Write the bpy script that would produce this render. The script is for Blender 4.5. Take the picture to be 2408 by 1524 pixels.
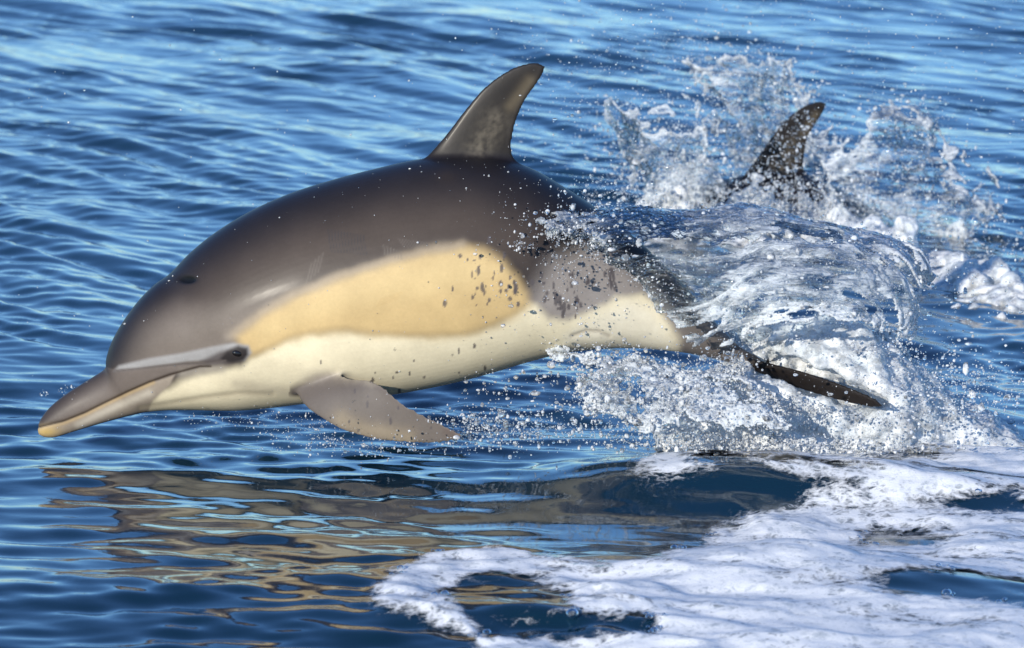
import bpy, math
import numpy as np
from mathutils import Vector, kdtree, bvhtree

R = math.radians
scene = bpy.context.scene
for o in list(bpy.data.objects):
    bpy.data.objects.remove(o, do_unlink=True)

# ------------------------------------------------------------------ camera
PITCH = R(9.0)
DIST = 12.0
TARGET = np.array([0.0, 0.0, 0.315])
FOCAL = 172.8
FWD = np.array([0.0, math.cos(PITCH), -math.sin(PITCH)])
UP = np.array([0.0, math.sin(PITCH), math.cos(PITCH)])
RIGHT = np.array([1.0, 0.0, 0.0])
CAM = TARGET - FWD * DIST
cd = bpy.data.cameras.new('camera')
cam = bpy.data.objects.new('camera', cd)
scene.collection.objects.link(cam)
cam.location = CAM
cam.rotation_euler = (R(90) - PITCH, 0, 0)
cd.lens = FOCAL
cd.sensor_width = 36
cd.clip_start = 0.1
cd.clip_end = 5000
cd.dof.use_dof = True
cd.dof.focus_distance = 11.85
cd.dof.aperture_fstop = 7.1
scene.camera = cam

# ------------------------------------------------------------------ light
SUN_EL, SUN_AZ = R(15), R(-28)          # azimuth: from behind the camera, negative = to the left
sun_dir = Vector((math.sin(SUN_AZ) * math.cos(SUN_EL), -math.cos(SUN_AZ) * math.cos(SUN_EL), math.sin(SUN_EL)))
world = bpy.data.worlds.new('World')
scene.world = world
world.use_nodes = True
wn = world.node_tree
wn.nodes.clear()
wo = wn.nodes.new('ShaderNodeOutputWorld')
bg = wn.nodes.new('ShaderNodeBackground')
sk = wn.nodes.new('ShaderNodeTexSky')
sk.sky_type = 'NISHITA'
sk.sun_disc = False
sk.sun_elevation = SUN_EL
sk.sun_rotation = math.atan2(sun_dir.x, sun_dir.y)
sk.air_density = 1.0
sk.dust_density = 0.0
sk.ozone_density = 3.0
bg.inputs['Strength'].default_value = 0.15
tint = wn.nodes.new('ShaderNodeMix')          # deep clear blue, the same over the whole sky
tint.data_type = 'RGBA'; tint.blend_type = 'MULTIPLY'; tint.inputs[0].default_value = 1.0
tint.inputs[7].default_value = (0.65, 0.89, 1.22, 1)
wn.links.new(sk.outputs[0], tint.inputs[6])
wn.links.new(tint.outputs[2], bg.inputs[0])
wn.links.new(bg.outputs[0], wo.inputs[0])
sl = bpy.data.lights.new('sun', 'SUN')
sl.energy = 4.8
sl.angle = R(0.5)
sl.color = (1.0, 0.93, 0.80)
so = bpy.data.objects.new('sun', sl)
scene.collection.objects.link(so)
so.rotation_euler = (-sun_dir).to_track_quat('-Z', 'Y').to_euler()

vs = scene.view_settings
vs.view_transform = 'Standard'
vs.look = 'None'
vs.exposure = 0.16
vs.gamma = 1.0
vs.use_curve_mapping = False
scene.cycles.use_denoising = True
scene.cycles.max_bounces = 12
scene.cycles.transparent_max_bounces = 24
scene.cycles.transmission_bounces = 8
scene.cycles.sample_clamp_indirect = 6.0
scene.cycles.caustics_reflective = True
scene.cycles.blur_glossy = 1.0
scene.cycles.caustics_refractive = False

# ------------------------------------------------------------------ helpers
WN = 36.0 / FOCAL


def rays(u, v):
    u = np.asarray(u, float); v = np.asarray(v, float)
    a = (u - 1204) / 2408 * WN
    b = -(v - 762) / 2408 * WN
    return FWD + a[..., None] * RIGHT + b[..., None] * UP


def P(u, v, y=0.0):
    """point of the upright plane at depth y seen in direction (u, v)"""
    d = rays(u, v)
    t = (np.asarray(y, float) - CAM[1]) / d[..., 1]
    return CAM + d * t[..., None]


def W(u, v, z=0.0):
    d = rays(u, v)
    t = (np.asarray(z, float) - CAM[2]) / d[..., 2]
    return CAM + d * t[..., None]


def proj(p):
    d = p - CAM
    f = d @ FWD
    return np.stack([1204 + (d @ RIGHT) / f / WN * 2408, 762 - (d @ UP) / f / WN * 2408], -1)


_perm = np.random.RandomState(7).permutation(256)
_perm = np.concatenate([_perm, _perm, _perm])
_grad = np.array([[1,1,0],[-1,1,0],[1,-1,0],[-1,-1,0],[1,0,1],[-1,0,1],[1,0,-1],[-1,0,-1],
                  [0,1,1],[0,-1,1],[0,1,-1],[0,-1,-1],[1,1,0],[0,-1,1],[-1,1,0],[0,-1,-1]], float)


def perlin(p, off=0.0):
    p = np.asarray(p, float) + off
    i = np.floor(p).astype(np.int64)
    f = p - i
    i &= 255
    w = f * f * f * (f * (f * 6 - 15) + 10)
    out = np.zeros(p.shape[:-1])
    for dx in (0, 1):
        wx = w[..., 0] if dx else 1 - w[..., 0]
        for dy in (0, 1):
            wy = w[..., 1] if dy else 1 - w[..., 1]
            for dz in (0, 1):
                wz = w[..., 2] if dz else 1 - w[..., 2]
                h = _perm[_perm[_perm[i[..., 0] + dx] + i[..., 1] + dy] + i[..., 2] + dz] & 15
                g = _grad[h]
                out += wx * wy * wz * (g[..., 0] * (f[..., 0] - dx) + g[..., 1] * (f[..., 1] - dy) + g[..., 2] * (f[..., 2] - dz))
    return out


def fbm(p, octaves=4, gain=0.5, off=0.0):
    s = 0; a = 1.0; q = np.asarray(p, float)
    for k in range(octaves):
        s = s + a * perlin(q, off + 13.7 * k)
        q = q * 2.03
        a *= gain
    return s


def sstep(a, b, x):
    t = np.clip((x - a) / (b - a), 0, 1)
    return t * t * (3 - 2 * t)


def mesh_np(name, V, F):
    """mesh from numpy vertices and an (n,3) or (n,4) face array"""
    V = np.ascontiguousarray(V, dtype=np.float32)
    F = np.ascontiguousarray(F, dtype=np.int32)
    me = bpy.data.meshes.new(name)
    n, k = F.shape
    me.vertices.add(len(V))
    me.vertices.foreach_set('co', V.ravel())
    me.loops.add(n * k)
    me.loops.foreach_set('vertex_index', F.ravel())
    me.polygons.add(n)
    me.polygons.foreach_set('loop_start', np.arange(0, n * k, k, dtype=np.int32))
    me.update(calc_edges=True)
    me.validate()
    me.shade_smooth()
    return me


def grid_faces(nu, nv):
    a = np.arange(nu * nv).reshape(nu, nv)
    return np.stack([a[:-1, :-1], a[1:, :-1], a[1:, 1:], a[:-1, 1:]], -1).reshape(-1, 4)


def vcol(me, name, col):
    """per-vertex attribute: (n,3) colour or (n,) float"""
    if col.ndim == 1:
        at = me.attributes.new(name, 'FLOAT', 'POINT')
        at.data.foreach_set('value', np.ascontiguousarray(col, dtype=np.float32))
    else:
        at = me.attributes.new(name, 'FLOAT_COLOR', 'POINT')
        c = np.ones((len(col), 4), np.float32); c[:, :3] = col
        at.data.foreach_set('color', c.ravel())


def add(name, me, mat, parent=None, **tags):
    o = bpy.data.objects.new(name, me)
    scene.collection.objects.link(o)
    if mat is not None and len(me.materials) == 0:
        me.materials.append(mat)
    if parent is not None:
        o.parent = parent
    for k, v in tags.items():
        o[k] = v
    return o


def catmull(pts, n):
    """n samples along a Catmull-Rom curve through pts (m,d)"""
    pts = np.asarray(pts, float)
    m = len(pts)
    ext = np.concatenate([[2 * pts[0] - pts[1]], pts, [2 * pts[-1] - pts[-2]]])
    t = np.linspace(0, m - 1 - 1e-9, n)
    i = t.astype(int); f = (t - i)[:, None]
    p0, p1, p2, p3 = ext[i], ext[i + 1], ext[i + 2], ext[i + 3]
    return 0.5 * (2 * p1 + (p2 - p0) * f + (2 * p0 - 5 * p1 + 4 * p2 - p3) * f ** 2 + (3 * p1 - p0 - 3 * p2 + p3) * f ** 3)


def sd_poly(q, poly):
    """signed distance (negative inside) of points q (n,2) to a polygon"""
    poly = np.asarray(poly, float)
    d = np.full(len(q), 1e9); s = np.ones(len(q))
    for a, b in zip(poly, np.roll(poly, -1, 0)):
        e = b - a; w = q - a
        t = np.clip((w @ e) / max(e @ e, 1e-9), 0, 1)
        d = np.minimum(d, ((w - t[:, None] * e) ** 2).sum(1))
        c1 = q[:, 1] >= a[1]; c2 = q[:, 1] < b[1]; c3 = e[0] * w[:, 1] > e[1] * w[:, 0]
        flip = (c1 & c2 & c3) | (~c1 & ~c2 & ~c3)
        s[flip] *= -1
    return s * np.sqrt(d)


def d_line(q, line):
    line = np.asarray(line, float)
    d = np.full(len(q), 1e9)
    for a, b in zip(line[:-1], line[1:]):
        e = b - a; w = q - a
        t = np.clip((w @ e) / max(e @ e, 1e-9), 0, 1)
        d = np.minimum(d, ((w - t[:, None] * e) ** 2).sum(1))
    return np.sqrt(d)


# ------------------------------------------------------------------ materials
def new_mat(name):
    m = bpy.data.materials.new(name)
    m.use_nodes = True
    nt = m.node_tree
    nt.nodes.clear()
    out = nt.nodes.new('ShaderNodeOutputMaterial')
    return m, nt, out


def nd(nt, t, **kw):
    n = nt.nodes.new(t)
    for k, v in kw.items():
        if hasattr(n, k) and not k[0].isupper():
            setattr(n, k, v)
        else:
            n.inputs[k].default_value = v
    return n


def noise_node(nt, scale, detail=3.0, rough=0.5, mapping=None, coord='Object'):
    tc = nt.nodes.new('ShaderNodeTexCoord')
    src = tc.outputs[coord]
    if mapping is not None:
        mp = nt.nodes.new('ShaderNodeMapping')
        mp.inputs['Scale'].default_value = mapping
        nt.links.new(src, mp.inputs[0]); src = mp.outputs[0]
    n = nd(nt, 'ShaderNodeTexNoise', Scale=scale, Detail=detail, Roughness=rough)
    nt.links.new(src, n.inputs['Vector'])
    return n


def mat_water():
    m, nt, out = new_mat('sea_water')
    b = nd(nt, 'ShaderNodeBsdfPrincipled', Roughness=0.02, IOR=1.45)
    b.inputs['Base Color'].default_value = (0.004, 0.021, 0.040, 1)
    n1 = noise_node(nt, 30.0, 4.0, 0.6, (1.0, 1.5, 1.0))
    bp = nd(nt, 'ShaderNodeBump', Strength=0.05, Distance=0.006)
    nt.links.new(n1.outputs[0], bp.inputs['Height'])
    nt.links.new(bp.outputs[0], b.inputs['Normal'])
    nt.links.new(b.outputs[0], out.inputs[0])
    return m


def mat_skin():
    m, nt, out = new_mat('wet_dolphin_skin')
    at = nd(nt, 'ShaderNodeAttribute', attribute_name='pattern')
    n1 = noise_node(nt, 9.0, 6.0, 0.6)
    mx = nd(nt, 'ShaderNodeMix', data_type='RGBA', blend_type='MULTIPLY')
    mx.inputs[0].default_value = 0.55
    cr = nt.nodes.new('ShaderNodeValToRGB')
    cr.color_ramp.elements[0].position = 0.3; cr.color_ramp.elements[0].color = (0.72, 0.71, 0.70, 1)
    cr.color_ramp.elements[1].position = 0.7; cr.color_ramp.elements[1].color = (1.08, 1.08, 1.08, 1)
    nt.links.new(n1.outputs[0], cr.inputs[0])
    nt.links.new(at.outputs['Color'], mx.inputs[6])
    nt.links.new(cr.outputs[0], mx.inputs[7])
    b = nd(nt, 'ShaderNodeBsdfPrincipled', Roughness=0.48, IOR=1.38)
    b.inputs['Specular IOR Level'].default_value = 0.3
    b.inputs['Coat Weight'].default_value = 0.07
    b.inputs['Coat Roughness'].default_value = 0.2
    b.inputs['Coat IOR'].default_value = 1.33
    nt.links.new(mx.outputs[2], b.inputs['Base Color'])
    n2 = noise_node(nt, 60.0, 4.0, 0.65)
    bp = nd(nt, 'ShaderNodeBump', Strength=0.16, Distance=0.002)
    nt.links.new(n2.outputs[0], bp.inputs['Height'])
    nt.links.new(bp.outputs[0], b.inputs['Normal'])
    # fine pale and dark mottling of the hide
    n4 = noise_node(nt, 130.0, 4.0, 0.7)
    cr2 = nt.nodes.new('ShaderNodeValToRGB')
    cr2.color_ramp.elements[0].position = 0.32; cr2.color_ramp.elements[0].color = (0.80, 0.79, 0.78, 1)
    cr2.color_ramp.elements[1].position = 0.68; cr2.color_ramp.elements[1].color = (1.12, 1.12, 1.12, 1)
    nt.links.new(n4.outputs[0], cr2.inputs[0])
    mx2 = nd(nt, 'ShaderNodeMix', data_type='RGBA', blend_type='MULTIPLY'); mx2.inputs[0].default_value = 0.22
    nt.links.new(mx.outputs[2], mx2.inputs[6]); nt.links.new(cr2.outputs[0], mx2.inputs[7])
    nt.links.new(mx2.outputs[2], b.inputs['Base Color'])
    nt.links.new(b.outputs[0], out.inputs[0])
    return m


def mat_plain(name, col, rough=0.1):
    m, nt, out = new_mat(name)
    b = nd(nt, 'ShaderNodeBsdfPrincipled', Roughness=rough)
    n1 = noise_node(nt, 80.0, 2.0)
    cr = nt.nodes.new('ShaderNodeValToRGB')
    cr.color_ramp.elements[0].color = tuple(c * 0.7 for c in col) + (1,)
    cr.color_ramp.elements[1].color = tuple(col) + (1,)
    nt.links.new(n1.outputs[0], cr.inputs[0])
    nt.links.new(cr.outputs[0], b.inputs['Base Color'])
    nt.links.new(b.outputs[0], out.inputs[0])
    return m


M_WATER = mat_water()
M_SKIN = mat_skin()
M_EYE = mat_plain('dark_eye', (0.012, 0.010, 0.010), 0.08)

# ------------------------------------------------------------------ the sea
_rs = np.random.RandomState(21)
_waves = []
for n, wl0, wl1, slope, ang, spread, zone in (
        (5, 2.2, 4.2, 0.020, 50, 16, 0),
        (9, 0.8, 1.7, 0.036, 34, 12, 1), (9, 0.8, 1.7, 0.028, 76, 14, 2),
        (16, 0.32, 0.75, 0.066, 35, 10, 1), (16, 0.32, 0.75, 0.052, 78, 16, 2),
        (30, 0.13, 0.30, 0.115, 37, 11, 1), (26, 0.13, 0.30, 0.095, 78, 20, 2),
        (26, 0.060, 0.125, 0.098, 42, 20, 1), (26, 0.060, 0.125, 0.088, 72, 28, 2)):
    for _ in range(n):
        wl = math.exp(_rs.uniform(math.log(wl0), math.log(wl1)))
        th = R(_rs.normal(ang, spread))
        k = 2 * math.pi / wl
        _waves.append((k * math.cos(th), k * math.sin(th), slope / k * math.sqrt(2.0 / n), _rs.uniform(0, 6.28), wl, zone))


def bump2(x, y, cx, cy, sx, sy, ang=0.0):
    c, s = math.cos(R(ang)), math.sin(R(ang))
    X = (x - cx) * c + (y - cy) * s
    Y = -(x - cx) * s + (y - cy) * c
    return np.exp(-(X / sx) ** 2 - (Y / sy) ** 2)


def sea(x, y, spacing=None):
    shp = x.shape
    q = np.stack([x * 0.6, y * 0.6, np.zeros(shp)], -1)
    wx = x + 0.22 * perlin(q, 3.1)
    wy = y + 0.22 * perlin(q, 51.3)
    q2 = np.stack([x * 0.9, y * 0.55, np.zeros(shp)], -1)
    amp = np.clip(1.0 + 0.85 * perlin(q2, 77.7), 0.6, 1.5)
    amp = amp * (1 - 0.72 * sstep(-0.15, 0.35, x + 0.30 * (y + 1.0)) * sstep(-0.45, -0.95, y + 0.15 * x))   # foam damps the ripples
    calm = 1 - 0.12 * bump2(x, y, -0.55, -0.9, 1.0, 1.1)
    h = np.zeros(shp)
    zf = sstep(-0.4, 1.6, y + 0.35 * x)
    for kx, ky, a, ph, wl, zone in _waves:
        w = (1.0, zf, 1 - zf)[zone]
        if spacing is not None:
            w = w * np.clip(wl / (4 * spacing) - 0.5, 0, 1)
        m = amp * calm if wl < 0.8 else calm
        s = np.sin(kx * wx + ky * wy + ph)
        h = h + a * w * m * (s + 0.18 * s * s)
    # wave that rises in the right foreground, steep on the near side
    yy = y + 0.58 + 0.10 * (x - 0.4)
    yy = yy + 0.10 * perlin(np.stack([x * 1.7, y * 0.6, np.zeros(shp)], -1), 14.0)
    h = h + 0.064 * (1 + 0.4 * perlin(np.stack([x * 2.3, y, np.zeros(shp)], -1), 40.0)) * np.exp(-(yy / np.where(yy > 0, 0.30, 0.17)) ** 2) * sstep(-0.10, 0.32, x) * (1 - 0.55 * sstep(0.75, 1.3, x))
    h = h + 0.050 * bump2(x, y, 0.70, -1.50, 0.50, 0.20, -26)
    h = h + 0.030 * bump2(x, y, 1.25, -1.10, 0.40, 0.25, 10)
    return h


def Wsea(pts):
    p = np.array(pts, float)
    d = rays(p[:, 0], p[:, 1]); d = d / np.linalg.norm(d, axis=1, keepdims=True)
    t = np.linspace(8.0, 15.0, 1800)
    q = CAM + d[:, None, :] * t[None, :, None]
    below = q[..., 2] < sea(q[..., 0], q[..., 1])
    i = below.argmax(1); i[~below.any(1)] = len(t) - 1
    return q[np.arange(len(p)), i]


def axis(lo, hi, step_lo, step_hi, far, grow=1.22):
    a = [lo]
    while a[-1] < hi:
        t = (a[-1] - lo) / (hi - lo)
        a.append(a[-1] + step_lo + (step_hi - step_lo) * t)
    s = a[-1] - a[-2]
    while a[-1] < far:
        s *= grow; a.append(a[-1] + s)
    b = []; s = step_lo; x = lo
    while x > -far:
        s *= grow; x -= s; b.append(x)
    return np.array(b[::-1] + a)


gx = axis(-2.5, 2.5, 0.0135, 0.0135, 900, 1.32)
mid = np.arange(0.034, 2.6, 0.034)                     # a step to either side the ripples go on, a little coarser
gx = np.concatenate([gx[gx < -5.2], -2.5 - mid[::-1], gx[(gx >= -2.5) & (gx <= 2.51)], gx[gx <= 2.51].max() + mid, gx[gx > 5.2]])
gy = axis(-2.9, 13.0, 0.0098, 0.026, 1500, 1.32)
X, Y = np.meshgrid(gx, gy, indexing='ij')
sp = np.maximum(np.gradient(gx)[:, None], np.gradient(gy)[None, :])
Z = sea(X, Y, sp)
me = mesh_np('sea', np.stack([X, Y, Z], -1).reshape(-1, 3), grid_faces(len(gx), len(gy)))
add('sea', me, M_WATER, kind='structure', label='rippled blue sea surface reflecting the sky')

# ------------------------------------------------------------------ the dolphin
ST = np.array([  # top (u,v), bottom (u,v), half width, all in millimetre-like units of the side view
    (89, 1003, 90, 1020, 9), (96, 985, 104, 1027, 20), (118, 957, 130, 1028, 27), (155, 927, 170, 1016, 34),
    (205, 895, 232, 997, 43), (240, 873, 290, 981, 55), (249, 862, 318, 974, 66), (250, 842, 345, 968, 84),
    (263, 803, 395, 963, 108), (290, 755, 452, 962, 132), (325, 708, 508, 963, 154), (362, 671, 558, 963, 171),
    (398, 645, 600, 960, 184), (448, 594, 650, 955, 199), (510, 545, 705, 948, 211), (590, 497, 765, 943, 222),
    (680, 457, 825, 938, 231), (780, 425, 890, 930, 237), (880, 399, 955, 920, 239), (980, 377, 1025, 907, 237),
    (1080, 368, 1095, 891, 231), (1170, 373, 1165, 872, 222), (1245, 395, 1235, 851, 208), (1320, 437, 1300, 834, 189),
    (1390, 482, 1370, 822, 165), (1460, 533, 1445, 817, 138), (1530, 593, 1520, 819, 110), (1600, 662, 1590, 826, 82),
    (1660, 730, 1650, 836, 58), (1705, 783, 1700, 848, 40), (1745, 818, 1742, 862, 27), (1790, 842, 1786, 874, 18)], float)
MM = 2.5 / 2408


def loft(rows, ring):
    nr = len(rows)
    V = np.concatenate([np.asarray(r) for r in rows])
    F = []
    a = np.arange(nr * ring).reshape(nr, ring)
    b = np.roll(a, -1, 1)
    F = np.stack([a[:-1], b[:-1], b[1:], a[1:]], -1).reshape(-1, 4).tolist()
    F.append(a[0].tolist()); F.append(a[-1][::-1].tolist())
    return V, F


def dolphin_body():
    parts = []
    S = catmull(ST, 300)
    top = P(S[:, 0], S[:, 1]); bot = P(S[:, 2], S[:, 3])
    C = (top + bot) / 2; A = (top - bot) / 2
    th = np.linspace(0, 2 * math.pi, 96, endpoint=False)
    rows = []
    for c, a, w in zip(C, A, S[:, 4] * MM):
        # slightly fuller above the middle line
        rows.append(c + np.cos(th)[:, None] * a + (w * np.sign(np.sin(th)) * np.abs(np.sin(th)) ** 0.96)[:, None] * np.array([0, 1.0, 0]))
    parts.append(loft(rows, 96))

    def blade(lead, trail, ylead, ytrail, thick, nrm, n=70, m=24, plane=P):
        """thin fin between a leading and a trailing edge curve, root first, with lens-shaped sections"""
        L = catmull(lead, n); T = catmull(trail, n)
        yl = catmull(np.array(ylead)[:, None], n)[:, 0]; yt = catmull(np.array(ytrail)[:, None], n)[:, 0]
        Lp = plane(L[:, 0], L[:, 1], yl); Tp = plane(T[:, 0], T[:, 1], yt)
        tk = catmull(np.array(thick)[:, None], n)[:, 0]
        t = (1 - np.cos(np.linspace(0, math.pi, m))) / 2
        prof = 2.6 * np.sqrt(t) * (1 - t) ** 0.9 * 0.52 + 0.03
        rows = []
        for l, r, k in zip(Lp, Tp, tk):
            mid = l + (r - l) * t[:, None]
            kk = np.maximum(k * prof, 0.0034)[:, None]
            up = mid + kk * nrm
            dn = mid - kk * nrm
            rows.append(np.concatenate([up, dn[::-1][1:-1]]))
        return loft(rows, 2 * m - 2)

    # dorsal fin
    parts.append(blade(
        [(925, 440), (960, 400), (1003, 366), (1045, 322), (1090, 263), (1130, 215), (1170, 181), (1208, 159), (1240, 149), (1262, 147)],
        [(1260, 440), (1238, 398), (1210, 366), (1204, 345), (1206, 318), (1217, 276), (1236, 235), (1258, 203), (1278, 172), (1282, 155)],
        [0] * 10, [0] * 10, [.052, .040, .028, .021, .017, .014, .011, .009, .006, .004], np.array([0, 1.0, 0])))
    # flippers, near and far
    lead = [(690, 915), (712, 950), (745, 977), (800, 1010), (880, 1034), (950, 1042), (1015, 1044), (1062, 1038), (1088, 1028)]
    trail = [(780, 862), (808, 882), (838, 890), (872, 894), (905, 912), (940, 943), (990, 973), (1043, 998), (1088, 1022)]
    yr = [-.14, -.18, -.215, -.245, -.275, -.30, -.325, -.345, -.36]
    yr2 = [-.15, -.20, -.235, -.265, -.29, -.315, -.335, -.35, -.36]
    fn = np.array([0.15, -0.80, 0.58]); fn /= np.linalg.norm(fn)
    V, F = blade(lead, trail, yr, yr2, [.030, .026, .021, .018, .015, .012, .009, .006, .003], fn)
    parts.append((V, F))
    flip = V.copy()
    V2 = V * np.array([1, -1, 1]); V2[:, 2] += 0.26 * np.clip(V2[:, 1] - 0.15, 0, 1) ; F2 = [f[::-1] for f in F]
    parts.append((V2, F2))
    # tail flukes: one swept blade on either side
    root = P(1752, 842); 
    for sgn in (-1, 1):
        tip = P(2074, 954, -0.27)
        n = 60
        s = np.linspace(0, 1, n)
        ld = catmull([root + (-.060, .03, .008), root + (.02, -.045, .006), root + (.12, -.12, -.010), root + (.22, -.19, -.032), root + (.295, -.245, -.056), tip], n)
        tr = catmull([root + (.045, .03, -.036), root + (.055, -.02, -.044), root + (.120, -.085, -.058), root + (.205, -.165, -.072), root + (.285, -.230, -.080), tip + (0.001, .003, -.004)], n)
        t = (1 - np.cos(np.linspace(0, math.pi, 20))) / 2
        prof = 1.35 * np.sqrt(t) * (1 - t) ** 0.9 + 0.03
        nr = np.cross(ld[n // 2] - ld[4], tr[n // 2] - ld[n // 2]); nr = nr * np.sign(nr[2]); nr /= np.linalg.norm(nr)
        tk = catmull(np.array([.020, .017, .013, .010, .006, .003])[:, None], n)[:, 0]
        rows = []
        for l, r, k in zip(ld, tr, tk):
            mid = l + (r - l) * t[:, None]
            kk = np.maximum(k * prof, 0.0026)[:, None]
            rows.append(np.concatenate([mid + kk * nr, (mid - kk * nr)[::-1][1:-1]]))
        V, F = loft(rows, 38)
        if sgn > 0:
            V = V * np.array([1, -1, 1]); F = [f[::-1] for f in F]
        parts.append((V, F))
    Vs, Fs, o = [], [], 0
    for V, F in parts:
        Vs.append(V); Fs += [[i + o for i in f] for f in F]; o += len(V)
    me = bpy.data.meshes.new('rough')
    me.from_pydata(np.concatenate(Vs).tolist(), [], Fs)
    me.update()
    ob = bpy.data.objects.new('rough', me)
    scene.collection.objects.link(ob)
    md = ob.modifiers.new('r', 'REMESH'); md.mode = 'VOXEL'; md.voxel_size = 0.0036
    dg = bpy.context.evaluated_depsgraph_get()
    res = bpy.data.meshes.new_from_object(ob.evaluated_get(dg))
    bpy.data.objects.remove(ob); bpy.data.meshes.remove(me)
    return res, flip


def smooth_np(V, E, its, w, taubin=False):
    n = len(V)
    deg = np.bincount(E.ravel(), minlength=n).astype(float)[:, None]
    for k in range(its):
        S = np.stack([np.bincount(E[:, 0], V[E[:, 1], j], n) + np.bincount(E[:, 1], V[E[:, 0], j], n) for j in range(3)], -1) / deg
        f = w if np.isscalar(w) else w[:, None]
        if taubin and k % 2:
            f = -1.02 * f
        V = V + f * (S - V)
    return V


me, flip = dolphin_body()
nv = len(me.vertices)
V = np.empty(nv * 3, np.float32); me.vertices.foreach_get('co', V); V = V.reshape(-1, 3).astype(float)
E = np.empty(len(me.edges) * 2, np.int32); me.edges.foreach_get('vertices', E); E = E.reshape(-1, 2)
# fillet where the fins meet the body, then an even light smoothing
uv0 = proj(V * np.array([1, 1, 1.0]))
roots = np.maximum(np.exp(-(d_line(uv0, [(960, 395), (1100, 372), (1240, 392)]) / 26) ** 2),
                   0.8 * np.exp(-(d_line(uv0, [(700, 930), (745, 895), (820, 880)]) / 24) ** 2))
roots = np.maximum(roots, np.exp(-(d_line(uv0, [(1690, 820), (1800, 860)]) / 40) ** 2))
V = smooth_np(V, E, 30, np.clip(roots, 0, 1) * 0.6)
flipw = sstep(940, 960, uv0[:, 1]) * (uv0[:, 0] > 690) * (uv0[:, 0] < 1120)
flipw = np.maximum(flipw, sstep(885, 905, uv0[:, 1]) * (uv0[:, 0] > 820) * (uv0[:, 0] < 1120) * (np.abs(V[:, 1]) > 0.20))
V = smooth_np(V, E, 10, 0.5 * flipw)
V = smooth_np(V, E, 10, 0.5, taubin=True)
V = smooth_np(V, E, 2, 0.5)
me.vertices.foreach_set('co', V.astype(np.float32).ravel()); me.update()
Nn = np.empty(nv * 3, np.float32); me.vertex_normals.foreach_get('vector', Nn); Nn = Nn.reshape(-1, 3).astype(float)

# pattern coordinates: side view of the near flank, mirrored for the far one
Vm = V.copy(); Vm[:, 1] = -np.abs(Vm[:, 1])
Q = proj(Vm)
MOUTH = [(90, 1004), (110, 1000), (150, 990), (200, 970), (250, 945), (300, 921), (350, 899), (400, 881), (440, 870), (470, 862), (495, 862)]
LIP = [(268, 872), (320, 868), (370, 862), (430, 856), (490, 855), (530, 848)]
side = sstep(0.004, 0.02, np.abs(V[:, 1]))
grv = 0.0016 * np.exp(-(d_line(Q, MOUTH) / 3.2) ** 2) + 0.0010 * side * np.exp(-(d_line(Q, LIP) / 4.0) ** 2)
grv = grv - 0.0012 * side * np.exp(-(d_line(Q, [(275, 858), (350, 848), (430, 836), (520, 818)]) / 14) ** 2)
blow = np.exp(-(((Q[:, 0] - 440) / 20) ** 2 + ((Q[:, 1] - 657) / 9) ** 2) ** 1.5) * (V[:, 1] < 0)
grv = grv + 0.007 * blow
eyeb = np.exp(-(((Q[:, 0] - 556) / 30) ** 2 + ((Q[:, 1] - 829) / 17) ** 2))
grv = grv - 0.004 * eyeb
geni = np.exp(-(d_line(Q, [(1345, 790), (1380, 778), (1410, 780), (1432, 790)]) / 5) ** 2)
grv = grv + 0.002 * geni - 0.003 * np.exp(-(((Q[:, 0] - 1400) / 50) ** 2 + ((Q[:, 1] - 800) / 18) ** 2))
jaw = np.exp(-(d_line(Q, [(330, 960), (400, 948), (480, 935), (560, 925), (640, 927)]) / 7) ** 2)
grv = grv + 0.0015 * jaw
V = V - Nn * grv[:, None]
me.vertices.foreach_set('co', V.astype(np.float32).ravel()); me.update()


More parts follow.
